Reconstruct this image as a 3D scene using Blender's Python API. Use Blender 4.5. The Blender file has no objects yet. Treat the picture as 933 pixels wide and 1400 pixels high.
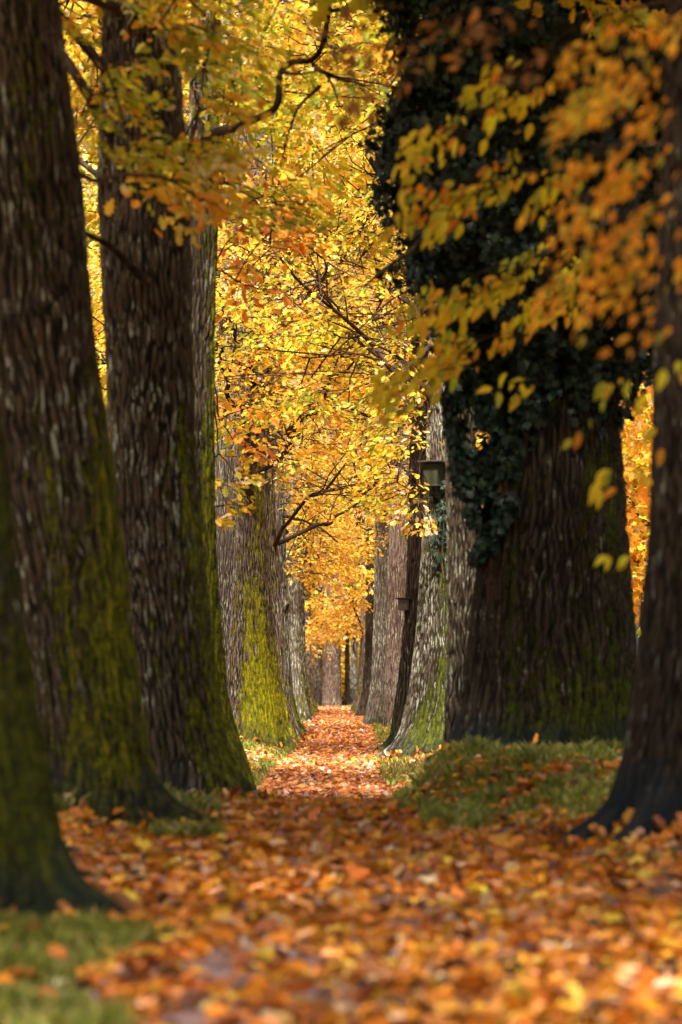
import bpy, math
import numpy as np
from mathutils import Vector
R = math.radians
PI = math.pi
sc = bpy.context.scene
rng = np.random.default_rng(7)

# ------------------------------------------------------------------ camera, sky, sun, exposure
F, CX, HY, CAMZ = 4083.0, 466.5, 940.0, 1.0      # focal length in photo pixels, centre column, horizon row, eye height
cd = bpy.data.cameras.new('camera'); cam = bpy.data.objects.new('camera', cd)
sc.collection.objects.link(cam); sc.camera = cam
cam.location = (0, 0, CAMZ); cam.rotation_euler = (R(90), 0, 0)
cd.sensor_fit = 'VERTICAL'; cd.sensor_height = 36.0; cd.lens = 105.0
cd.shift_y = (HY - 700) / 1400.0
cd.clip_start = 0.1; cd.clip_end = 2000
cd.dof.use_dof = True; cd.dof.focus_distance = 50.0; cd.dof.aperture_fstop = 2.3

SUN_EL, SUN_AZ = 56.0, 190.0                     # azimuth the sun stands at, clockwise from the view direction (+Y)
w = bpy.data.worlds.new('World'); sc.world = w; w.use_nodes = True
wn = w.node_tree.nodes; wl = w.node_tree.links; wn.clear()
wo = wn.new('ShaderNodeOutputWorld'); bg = wn.new('ShaderNodeBackground'); sk = wn.new('ShaderNodeTexSky')
sk.sky_type = 'NISHITA'; sk.sun_disc = False
sk.sun_elevation = R(SUN_EL); sk.sun_rotation = R(SUN_AZ)
sk.air_density = 1.0; sk.dust_density = 5.0; sk.ozone_density = 1.0
bg.inputs['Strength'].default_value = 0.05
wl.new(sk.outputs[0], bg.inputs[0]); wl.new(bg.outputs[0], wo.inputs[0])
sl = bpy.data.lights.new('sun', 'SUN'); sun = bpy.data.objects.new('sun', sl); sc.collection.objects.link(sun)
sl.energy = 4.6; sl.angle = R(9.0); sl.color = (1.0, 0.93, 0.82)
az, el = R(SUN_AZ), R(SUN_EL)
sdir = Vector((math.sin(az) * math.cos(el), math.cos(az) * math.cos(el), math.sin(el)))
sun.rotation_euler = sdir.to_track_quat('Z', 'Y').to_euler()
sc.view_settings.view_transform = 'Standard'; sc.view_settings.look = 'None'
sc.view_settings.exposure = 2.15; sc.view_settings.gamma = 1.0
sc.view_settings.use_curve_mapping = False
cy = sc.cycles
cy.use_denoising = True
try: cy.denoiser = 'OPENIMAGEDENOISE'
except Exception: pass
cy.max_bounces = 6; cy.diffuse_bounces = 4; cy.transmission_bounces = 4; cy.glossy_bounces = 2
cy.caustics_reflective = False; cy.caustics_refractive = False
cy.sample_clamp_indirect = 6.0

def at(px, py, d):
    """a photo pixel at distance d as a world point"""
    return np.array(((px - CX) * d / F, d, CAMZ + (HY - py) * d / F))

# ------------------------------------------------------------------ numpy noise
def _h(i, j, k, s):
    n = (i * 374761393 + j * 668265263 + k * 1440662683 + s * 974634777) & 0x7fffffff
    n = ((n ^ (n >> 13)) * 1274126177) & 0x7fffffff
    n = ((n ^ (n >> 16)) * 668265263) & 0x7fffffff
    return ((n ^ (n >> 15)) & 0xffff) / 65535.0
def noise(x, y, z, s=0):
    x, y, z = np.broadcast_arrays(np.asarray(x, float), np.asarray(y, float), np.asarray(z, float))
    i, j, k = np.floor(x).astype(np.int64), np.floor(y).astype(np.int64), np.floor(z).astype(np.int64)
    u, v, t = x - i, y - j, z - k
    u = u * u * (3 - 2 * u); v = v * v * (3 - 2 * v); t = t * t * (3 - 2 * t)
    o = 0
    for a in (0, 1):
        for b in (0, 1):
            for c in (0, 1):
                o = o + _h(i + a, j + b, k + c, s) * (u if a else 1 - u) * (v if b else 1 - v) * (t if c else 1 - t)
    return o * 2 - 1
def fbm(x, y, z, s=0, o=4):
    r = 0; a = 1.0; f = 1.0; q = 0
    for n in range(o):
        r = r + a * noise(x * f, y * f, z * f, s + n * 17); q += a; a *= .5; f *= 2.03
    return r / q
def sst(a, b, x):
    t = np.clip((x - a) / (b - a), 0, 1); return t * t * (3 - 2 * t)

# ------------------------------------------------------------------ terrain
_d = np.array([-60, 0, 9, 13, 16, 19, 21, 24, 28, 32, 38, 43, 50, 60, 75, 90, 104, 110, 118, 140, 400.])
_z = np.array([0, 0, 0, .05, .12, .165, .15, .0, -.14, -.15, -.11, -.06, -.02, .02, .085, .15, .22, .245, .225, .1, .1])
_dd = np.linspace(-60, 400, 4601)
_zz = np.interp(_dd, _d, _z)
for _ in range(3):
    _zz = np.convolve(np.pad(_zz, 6, mode='edge'), np.ones(13) / 13, 'valid')
def zpath(y): return np.interp(y, _dd, _zz)
def xl(y): return np.interp(y, [0, 20, 28, 38, 48, 60, 75, 95, 112], [-1.2, -1.0, -.88, -.90, -.70, -.72, -.9, -.85, -.85])
def xr(y): return np.interp(y, [0, 20, 23, 29, 38, 48, 60, 75, 95, 112], [1.3, .9, .40, .53, .46, .56, .66, .72, .5, .18])
def zg(x, y):
    x = np.asarray(x, float); y = np.asarray(y, float)
    bl = np.interp(y, [8, 12, 18, 23, 27, 40, 56, 80, 112, 130], [.04, .06, .12, .18, .22, .14, .13, .15, .05, .1])
    br = np.interp(y, [8, 14, 18, 21, 23.5, 26, 32, 43, 60, 75, 95, 112, 130], [.04, .1, .15, .30, .45, .46, .25, .07, .1, .12, .1, .05, .1])
    z = zpath(y) + bl * sst(.05, .75, xl(y) - x) + br * sst(0.0, np.interp(y, [18, 22, 26, 34], [.9, .5, .5, .9]), x - xr(y))
    z = z + .03 * fbm(x * .5, y * .3, 0 * x, 3) + .012 * fbm(x * 3, y * 3, 0 * x, 5)
    far = sst(6, 40, np.abs(x))
    return z + far * .8 * fbm(x * .05, y * .05, 0 * x, 9, 2)

# ------------------------------------------------------------------ mesh helpers
def link(name, me, mat, parent=None):
    o = bpy.data.objects.new(name, me); sc.collection.objects.link(o)
    if mat is not None and not me.materials: me.materials.append(mat)
    if parent is not None: o.parent = parent
    return o
def mesh_np(name, V, T, smooth=True, col=None, attrs=None, quads=False):
    V = np.ascontiguousarray(V, dtype=np.float32); T = np.ascontiguousarray(T, dtype=np.int32)
    me = bpy.data.meshes.new(name); k = T.shape[1]
    me.vertices.add(len(V)); me.vertices.foreach_set('co', V.ravel())
    me.loops.add(T.size); me.loops.foreach_set('vertex_index', T.ravel())
    me.polygons.add(len(T))
    me.polygons.foreach_set('loop_start', np.arange(0, T.size, k, dtype=np.int32))
    me.polygons.foreach_set('loop_total', np.full(len(T), k, dtype=np.int32))
    me.polygons.foreach_set('use_smooth', np.full(len(T), smooth, dtype=bool))
    if col is not None:
        a = me.attributes.new('leafcol', 'FLOAT_COLOR', 'POINT')
        c = np.ones((len(V), 4), dtype=np.float32); c[:, :3] = col; a.data.foreach_set('color', c.ravel())
    for n, v in (attrs or {}).items():
        a = me.attributes.new(n, 'FLOAT', 'POINT'); a.data.foreach_set('value', np.ascontiguousarray(v, dtype=np.float32).ravel())
    me.update(calc_edges=True); return me
def empty(name, loc, label=None, cat=None, group=None):
    o = bpy.data.objects.new(name, None); sc.collection.objects.link(o); o.location = loc
    o.empty_display_size = .3
    if label: tag(o, label, cat, group)
    return o
def tag(o, label=None, cat=None, group=None, kind=None):
    for k, v in (('label', label), ('category', cat), ('group', group), ('kind', kind)):
        if v: o[k] = v
    return o

# leaf templates: y = along the leaf, x = across, z = up (cupped); unit length
def fan(pts, cup=.12, droop=.12, center=(0, .45)):
    p = np.array(pts, float)
    full = np.vstack([[center], p])
    z = cup * np.abs(full[:, 0]) * 2 - droop * full[:, 1] ** 2
    V = np.column_stack([full, z]); n = len(p)
    T = np.array([[0, 1 + i, 1 + (i + 1) % n] for i in range(n)])
    return V - np.array([0, 0, 0]), T
OAK = fan([(0, 0), (.12, .1), (.1, .25), (.3, .33), (.17, .45), (.34, .62), (.18, .7), (.2, .88), (0, 1),
           (-.2, .88), (-.18, .7), (-.34, .62), (-.17, .45), (-.3, .33), (-.1, .25), (-.12, .1)])
MAPLE = fan([(0, 0), (.2, .08), (.16, .25), (.5, .42), (.3, .52), (.34, .75), (.14, .68), (0, 1), (-.14, .68),
             (-.34, .75), (-.3, .52), (-.5, .42), (-.16, .25), (-.2, .08)], cup=.1, droop=.2, center=(0, .35))
OVAL = fan([(0, 0), (.14, .12), (.24, .36), (.2, .62), (.09, .86), (0, 1.04), (-.09, .86), (-.2, .62), (-.24, .36), (-.14, .12)], cup=.16, droop=.15)
CURL = fan([(0, 0), (.22, .12), (.34, .35), (.24, .6), (.26, .8), (0, 1), (-.26, .8), (-.24, .6), (-.34, .35), (-.22, .12)], cup=.45, droop=-.25)
STAR = fan([(0, 0), (.3, .12), (.16, .35), (.42, .6), (.1, .62), (0, 1), (-.1, .62), (-.42, .6), (-.16, .35), (-.3, .12)], cup=.15, droop=.15)

def basis(direction, normal):
    yv = direction / np.linalg.norm(direction, axis=1, keepdims=True)
    xv = np.cross(yv, normal); xv /= np.linalg.norm(xv, axis=1, keepdims=True) + 1e-9
    zv = np.cross(xv, yv)
    return np.stack([xv, yv, zv], axis=2)                    # columns
def leaves(pos, B, size, col, tpl, flat=None):
    V, T = tpl; n = len(pos)
    P = np.einsum('nij,vj->nvi', B, V) * size[:, None, None] + pos[:, None, :]
    TT = T[None] + (np.arange(n) * len(V))[:, None, None]
    C = np.repeat(col, len(V), axis=0)
    return P.reshape(-1, 3), TT.reshape(-1, 3), C
def rdir(n, r=None):
    v = (r or rng).normal(size=(n, 3)); return v / np.linalg.norm(v, axis=1, keepdims=True)

class Tubes:
    def __init__(s, sides=6): s.V = []; s.T = []; s.n = 0; s.k = sides
    def add(s, pts, rad, sides=None):
        k = sides or s.k; pts = np.asarray(pts, float); rad = np.asarray(rad, float)
        m = len(pts); tg = np.gradient(pts, axis=0); tg /= np.linalg.norm(tg, axis=1, keepdims=True) + 1e-9
        up = np.array([0.13, .31, .94]) if abs(tg[0, 2]) < .9 else np.array([1., .1, 0])
        a = np.cross(tg, up); a /= np.linalg.norm(a, axis=1, keepdims=True) + 1e-9; b = np.cross(tg, a)
        th = np.arange(k) * 2 * PI / k
        ring = pts[:, None] + rad[:, None, None] * (np.cos(th)[None, :, None] * a[:, None] + np.sin(th)[None, :, None] * b[:, None])
        i = np.arange(m - 1)[:, None] * k; j = np.arange(k)[None]; j2 = (j + 1) % k
        q = np.stack([i + j, i + j2, i + k + j2, i + k + j], axis=-1).reshape(-1, 4) + s.n
        s.V.append(ring.reshape(-1, 3)); s.T.append(q); s.n += m * k
    def mesh(s, name):
        V = np.vstack(s.V); n = len(V)
        return mesh_np(name, V, np.vstack(s.T), attrs={'furrow': .5 + .5 * fbm(V[:, 0] * 14, V[:, 1] * 14, V[:, 2] * 9, 2), 'moss': np.zeros(n), 'wet': np.zeros(n)})
def smooth_line(pts, n=24, wig=0.0, seed=0):
    pts = np.asarray(pts, float); t = np.concatenate([[0], np.cumsum(np.linalg.norm(np.diff(pts, axis=0), axis=1))])
    u = np.linspace(0, t[-1], n); o = np.stack([np.interp(u, t, pts[:, k]) for k in range(3)], 1)
    for _ in range(2): o[1:-1] = (o[:-2] + 2 * o[1:-1] + o[2:]) / 4
    if wig:
        for k in range(3): o[:, k] += wig * noise(u * 1.7, seed + k * 7.3, .5, 11) * np.minimum(1, u / .3)
    return o

# ------------------------------------------------------------------ materials
def nmat(name):
    m = bpy.data.materials.new(name); m.use_nodes = True; nt = m.node_tree; nt.nodes.clear(); return m, nt.nodes, nt.links
def N(ns, t, **kw):
    n = ns.new(t)
    for k, v in kw.items():
        if k in n.inputs.keys() and not hasattr(n, k): n.inputs[k].default_value = v
        else: setattr(n, k, v)
    return n
def noise_n(ns, ls, vec, scale, detail=4, rough=.6, dist=0):
    n = ns.new('ShaderNodeTexNoise'); n.inputs['Scale'].default_value = scale; n.inputs['Detail'].default_value = detail
    n.inputs['Roughness'].default_value = rough; n.inputs['Distortion'].default_value = dist
    if vec is not None: ls.new(vec, n.inputs['Vector'])
    return n.outputs['Fac']
def ramp(ns, ls, fac, stops, interp='LINEAR'):
    r = ns.new('ShaderNodeValToRGB'); r.color_ramp.interpolation = interp
    while len(r.color_ramp.elements) > 1: r.color_ramp.elements.remove(r.color_ramp.elements[-1])
    for i, (p, c) in enumerate(stops):
        e = r.color_ramp.elements[0] if i == 0 else r.color_ramp.elements.new(p)
        e.position = p; e.color = (*c, 1) if len(c) == 3 else c
    ls.new(fac, r.inputs[0]); return r.outputs[0]
def mixc(ns, ls, f, a, b, mode='MIX'):
    m = ns.new('ShaderNodeMix'); m.data_type = 'RGBA'; m.blend_type = mode
    for s, v in ((m.inputs[0], f), (m.inputs[6], a), (m.inputs[7], b)):
        if hasattr(v, 'links'): ls.new(v, s)
        elif isinstance(v, (int, float)): s.default_value = v
        else: s.default_value = (*v, 1)
    return m.outputs[2]
def mth(ns, ls, op, a, b=None, clamp=False):
    m = ns.new('ShaderNodeMath'); m.operation = op; m.use_clamp = clamp
    for s, v in ((m.inputs[0], a), (m.inputs[1], b)):
        if v is None: continue
        if hasattr(v, 'links'): ls.new(v, s)
        else: s.default_value = v
    return m.outputs[0]
def finish(ns, ls, col, rough=.8, bump=None, bstr=.5, bdist=.01, spec=.3):
    p = ns.new('ShaderNodeBsdfPrincipled'); o = ns.new('ShaderNodeOutputMaterial')
    if hasattr(col, 'links'): ls.new(col, p.inputs['Base Color'])
    else: p.inputs['Base Color'].default_value = (*col, 1)
    if hasattr(rough, 'links'): ls.new(rough, p.inputs['Roughness'])
    else: p.inputs['Roughness'].default_value = rough
    p.inputs['Specular IOR Level'].default_value = spec
    if bump is not None:
        b = ns.new('ShaderNodeBump'); b.inputs['Strength'].default_value = bstr; b.inputs['Distance'].default_value = bdist
        ls.new(bump, b.inputs['Height']); ls.new(b.outputs[0], p.inputs['Normal'])
    ls.new(p.outputs[0], o.inputs[0]); return p

def bark(name, groove, ridge, lichen=.3, moss=(.20, .20, .012), moss2=(.06, .075, .01), tint=(.16, .085, .05)):
    m, ns, ls = nmat(name)
    tc = ns.new('ShaderNodeTexCoord'); ob = tc.outputs['Object']
    mp = ns.new('ShaderNodeMapping'); mp.inputs['Scale'].default_value = (1, 1, .35); ls.new(ob, mp.inputs[0]); st = mp.outputs[0]
    def A(n): a = ns.new('ShaderNodeAttribute'); a.attribute_name = n; return a.outputs['Fac']
    fur, mo, wet = A('furrow'), A('moss'), A('wet')
    big = noise_n(ns, ls, ob, 1.3, 3); fine = noise_n(ns, ls, st, 45, 5, .7); mid = noise_n(ns, ls, st, 20, 4, .7)
    rc = mixc(ns, ls, ramp(ns, ls, big, [(.35, (0, 0, 0)), (.65, (1, 1, 1))]), ridge, tint)
    rc = mixc(ns, ls, mth(ns, ls, 'MULTIPLY', fine, .8), rc, tuple(c * .45 for c in ridge))
    f2 = mth(ns, ls, 'ADD', fur, mth(ns, ls, 'MULTIPLY', mth(ns, ls, 'SUBTRACT', fine, .5), .7), True)
    c = mixc(ns, ls, ramp(ns, ls, f2, [(.15, (0, 0, 0)), (.7, (1, 1, 1))]), groove, rc)
    # lichen crusts on the ridges
    lm = mth(ns, ls, 'MULTIPLY', ramp(ns, ls, mid, [(.58 - lichen * .18, (0, 0, 0)), (.66 - lichen * .18, (1, 1, 1))]),
             ramp(ns, ls, f2, [(.45, (0, 0, 0)), (.75, (1, 1, 1))]))
    lm = mth(ns, ls, 'MULTIPLY', lm, ramp(ns, ls, noise_n(ns, ls, ob, 2.3, 2), [(.4, (0, 0, 0)), (.6, (1, 1, 1))]))
    c = mixc(ns, ls, mth(ns, ls, 'MULTIPLY', lm, min(1, .35 + lichen)), c, (.34, .36, .27))
    # moss
    mn = mth(ns, ls, 'ADD', mo, mth(ns, ls, 'MULTIPLY', mth(ns, ls, 'SUBTRACT', noise_n(ns, ls, st, 16, 6, .8), .5), 2.0))
    mm = ramp(ns, ls, mn, [(.42, (0, 0, 0)), (.62, (1, 1, 1))])
    mc = mixc(ns, ls, ramp(ns, ls, mth(ns, ls, 'ADD', mth(ns, ls, 'MULTIPLY', noise_n(ns, ls, ob, 26, 5, .8), .8), mth(ns, ls, 'MULTIPLY', fur, .25)), [(.40, (0, 0, 0)), (.70, (1, 1, 1))]), moss2, moss)
    c = mixc(ns, ls, mm, c, mc)
    bdm = ramp(ns, ls, mth(ns, ls, 'ADD', wet, mth(ns, ls, 'MULTIPLY', mth(ns, ls, 'SUBTRACT', mid, .5), .9)), [(.4, (0, 0, 0)), (.62, (1, 1, 1))])
    c = mixc(ns, ls, mth(ns, ls, 'MULTIPLY', bdm, mth(ns, ls, 'SUBTRACT', .95, mth(ns, ls, 'MULTIPLY', fine, .7))), c, (.013, .020, .025))  # dark bluish tone mixed over the bark low on the trunk
    h = mth(ns, ls, 'ADD', mth(ns, ls, 'MULTIPLY', fine, .8), mth(ns, ls, 'MULTIPLY', mm, mth(ns, ls, 'MULTIPLY', noise_n(ns, ls, ob, 55, 4, .8), 2.6)))
    finish(ns, ls, c, .95, h, .9, .012, .06)
    return m
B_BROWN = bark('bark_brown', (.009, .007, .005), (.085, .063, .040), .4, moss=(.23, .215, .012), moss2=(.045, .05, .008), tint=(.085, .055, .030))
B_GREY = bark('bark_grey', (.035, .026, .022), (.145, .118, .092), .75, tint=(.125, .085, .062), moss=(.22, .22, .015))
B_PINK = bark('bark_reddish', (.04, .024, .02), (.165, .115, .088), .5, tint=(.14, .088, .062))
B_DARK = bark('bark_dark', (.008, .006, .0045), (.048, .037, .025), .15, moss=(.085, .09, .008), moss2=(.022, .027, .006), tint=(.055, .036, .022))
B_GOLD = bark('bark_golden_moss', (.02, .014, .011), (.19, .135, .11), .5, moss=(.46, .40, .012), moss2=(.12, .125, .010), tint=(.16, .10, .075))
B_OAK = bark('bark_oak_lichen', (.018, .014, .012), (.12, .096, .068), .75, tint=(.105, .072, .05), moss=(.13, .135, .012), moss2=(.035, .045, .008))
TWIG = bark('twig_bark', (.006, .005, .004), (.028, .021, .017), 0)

def leafmat(name, trans=.45, rough=.5, spec=.25, gain=1.25):
    m, ns, ls = nmat(name)
    a = ns.new('ShaderNodeAttribute'); a.attribute_name = 'leafcol'
    tc = ns.new('ShaderNodeTexCoord')
    nz = noise_n(ns, ls, tc.outputs['Object'], 35, 3)
    c = mixc(ns, ls, mth(ns, ls, 'MULTIPLY', nz, .45), a.outputs['Color'], (.6, .45, .3), 'MULTIPLY')
    p = ns.new('ShaderNodeBsdfPrincipled'); t = ns.new('ShaderNodeBsdfTranslucent'); mx = ns.new('ShaderNodeMixShader'); o = ns.new('ShaderNodeOutputMaterial')
    ls.new(c, p.inputs['Base Color']); p.inputs['Roughness'].default_value = rough; p.inputs['Specular IOR Level'].default_value = spec
    c2 = mixc(ns, ls, 1.0, c, (gain, gain, gain), 'MULTIPLY')
    ls.new(c2, t.inputs['Color']); mx.inputs[0].default_value = trans
    ls.new(p.outputs[0], mx.inputs[1]); ls.new(t.outputs[0], mx.inputs[2]); ls.new(mx.outputs[0], o.inputs[0])
    return m
LEAF = leafmat('leaf_autumn'); LITTER = leafmat('leaf_litter', .12, .42, .45, 1.0)
IVY = leafmat('leaf_ivy', .08, .45, .22, 1.0); GRASS = leafmat('grass_blade', .35, .5, .3)

# ------------------------------------------------------------------ palettes (true leaf colours)
PAL = {
 'gold': ([(.86, .50, .04), (.85, .42, .04), (.80, .30, .03), (.86, .60, .08), (.66, .54, .06), (.85, .60, .36)], [.28, .2, .1, .22, .08, .12]),
 'yellow': ([(.80, .48, .03), (.66, .48, .03), (.44, .40, .03), (.80, .36, .03), (.30, .32, .03), (.82, .60, .28)], [.25, .22, .2, .12, .12, .09]),
 'green': ([(.42, .42, .03), (.28, .33, .03), (.64, .54, .03), (.76, .50, .03), (.72, .32, .03), (.74, .66, .30)], [.24, .17, .26, .15, .12, .06]),
 'orange': ([(.72, .27, .02), (.70, .20, .02), (.78, .38, .03), (.55, .14, .02), (.45, .30, .03)], [.35, .2, .25, .1, .1]),
 'amber': ([(.74, .34, .012), (.66, .25, .01), (.50, .36, .02), (.78, .44, .02), (.32, .30, .02)], [.32, .28, .16, .12, .12]),
 'beech': ([(.80, .62, .02), (.64, .56, .02), (.42, .44, .03), (.85, .48, .02), (.78, .32, .02)], [.32, .26, .16, .16, .10]),
 'brown': ([(.35, .14, .03), (.5, .22, .03), (.28, .20, .03), (.2, .1, .03)], [.3, .3, .2, .2]),
 'litter': ([(.64, .23, .015), (.52, .165, .012), (.32, .09, .009), (.70, .31, .02), (.74, .42, .03), (.62, .38, .18), (.74, .56, .38), (.10, .04, .02), (.78, .52, .04)],
            [.25, .21, .15, .12, .06, .05, .02, .10, .04]),
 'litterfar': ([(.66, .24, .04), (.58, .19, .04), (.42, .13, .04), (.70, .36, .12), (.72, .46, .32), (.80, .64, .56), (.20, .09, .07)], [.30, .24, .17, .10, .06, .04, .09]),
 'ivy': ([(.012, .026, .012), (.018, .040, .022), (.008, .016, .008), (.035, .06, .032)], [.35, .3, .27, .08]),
}
def pick(pal, n, r, jit=.16):
    c, p = PAL[pal]; c = np.array(c); p = np.array(p) / sum(p)
    o = c[r.choice(len(c), n, p=p)]
    return np.clip(o * (1 + jit * r.normal(size=(n, 1))) * (1 + .06 * r.normal(size=(n, 3))), .004, .9)

# ------------------------------------------------------------------ ground and path
def grid(name, xs, ys, zf, mat):
    X, Y = np.meshgrid(xs, ys); Z = zf(X, Y); V = np.stack([X, Y, Z], -1).reshape(-1, 3)
    nx, ny = len(xs), len(ys); i = np.arange(ny - 1)[:, None] * nx + np.arange(nx - 1)[None]
    Q = np.stack([i, i + 1, i + nx + 1, i + nx], -1).reshape(-1, 4)
    return link(name, mesh_np(name, V, Q), mat)
m, ns, ls = nmat('soil_and_moss'); tc = ns.new('ShaderNodeTexCoord'); ob = tc.outputs['Object']
c = mixc(ns, ls, ramp(ns, ls, noise_n(ns, ls, ob, 1.1, 4), [(.4, (0, 0, 0)), (.6, (1, 1, 1))]), (.075, .045, .022), (.055, .07, .015))
c = mixc(ns, ls, noise_n(ns, ls, ob, 30, 5, .7), c, (.16, .07, .025)); finish(ns, ls, c, .95, noise_n(ns, ls, ob, 40, 5, .7), .8, .02)
SOIL = m
m, ns, ls = nmat('path_earth'); tc = ns.new('ShaderNodeTexCoord'); ob = tc.outputs['Object']
c = mixc(ns, ls, ramp(ns, ls, noise_n(ns, ls, ob, 25, 5, .7), [(.35, (0, 0, 0)), (.65, (1, 1, 1))]), (.12, .08, .075), (.28, .19, .18))
c = mixc(ns, ls, ramp(ns, ls, noise_n(ns, ls, ob, 4, 4, .7), [(.5, (0, 0, 0)), (.65, (1, 1, 1))]), c, (.26, .11, .06))
finish(ns, ls, c, .9, noise_n(ns, ls, ob, 60, 4), .7, .01); EARTH = m
xs = np.unique(np.concatenate([np.linspace(-300, -40, 14), np.linspace(-40, -4, 37), np.linspace(-4, 4, 81), np.linspace(4, 40, 37), np.linspace(40, 300, 14)]))
ys = np.unique(np.concatenate([np.linspace(-60, 4, 33), np.linspace(4, 36, 161), np.linspace(36, 130, 189), np.linspace(130, 400, 28), np.linspace(400, 900, 11)]))
g = grid('ground', xs, ys, zg, SOIL); tag(g, kind='structure')
yy = np.linspace(-20, 122, 500); uu = np.linspace(0, 1, 25)
Yp, Up = np.meshgrid(yy, uu, indexing='ij'); wob = .12 * noise(Yp * .6, 3.1, 0, 8)
Xp = (xl(Yp) + .03) * (1 - Up) + (xr(Yp) - .03) * Up + wob * (Up - .5)
Zp = zg(Xp, Yp) + .006
i = np.arange(len(yy) - 1)[:, None] * 25 + np.arange(24)[None]
p = link('path', mesh_np('path', np.stack([Xp, Yp, Zp], -1).reshape(-1, 3), np.stack([i, i + 1, i + 26, i + 25], -1).reshape(-1, 4)), EARTH)
tag(p, kind='structure')

def grassmask(x, y):
    left = (x < xl(y) - .03) * (y > 26) + (y > 16.6) * (y <= 26) * (x < -.74 - .05 * (y - 18)) + (y < 12.6) * (x < -.74 - .05 * (y - 10) + .22 * noise(x * 3.1, y * 1.7, 0 * x, 44) + .08 * noise(x * 11, y * 7, 0 * x, 45))
    right = (x > xr(y) + .03) * (y > 20.2) + (x > .42 + .1 * (20.2 - y) + .2 * noise(x * 3, y * 2, 0 * x, 46)) * (y > 17.2) * (y <= 20.2) + (y > 14) * (y <= 17.6) * (x > 1.35) * .45
    return np.clip(left.astype(float) + right.astype(float), 0, 1) * np.maximum(sst(-.25, .25, fbm(x * 1.6, y * .8, 0 * x, 21) + .22), (y < 12.6) * .97)

# ------------------------------------------------------------------ trunks
def plates(TH, ZZ, n, vs, wu, wv, s):
    u = TH / (2 * PI) * n + wu; v = ZZ / vs + wv
    iu, iv = np.floor(u).astype(np.int64), np.floor(v).astype(np.int64); f1 = np.full(u.shape, 9.); f2 = np.full(u.shape, 9.); idn = np.zeros(u.shape)
    for a in (-1, 0, 1):
        for b in (-1, 0, 1):
            cu, cv = iu + a, iv + b; m_ = cu % n
            du = cu + .15 + .7 * _h(m_, cv, cv * 0, s) + .5 * (cv % 2) - .25 - u; dv = cv + .1 + .8 * _h(m_, cv, cv * 0, s + 5) - v
            dd = du * du + dv * dv * .30; h_ = _h(m_, cv, cv * 0, s + 9)
            idn = np.where(dd < f1, h_, idn); f2 = np.minimum(f2, np.maximum(f1, dd)); f1 = np.minimum(f1, dd)
    return np.sqrt(f2) - np.sqrt(f1), idn
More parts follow.
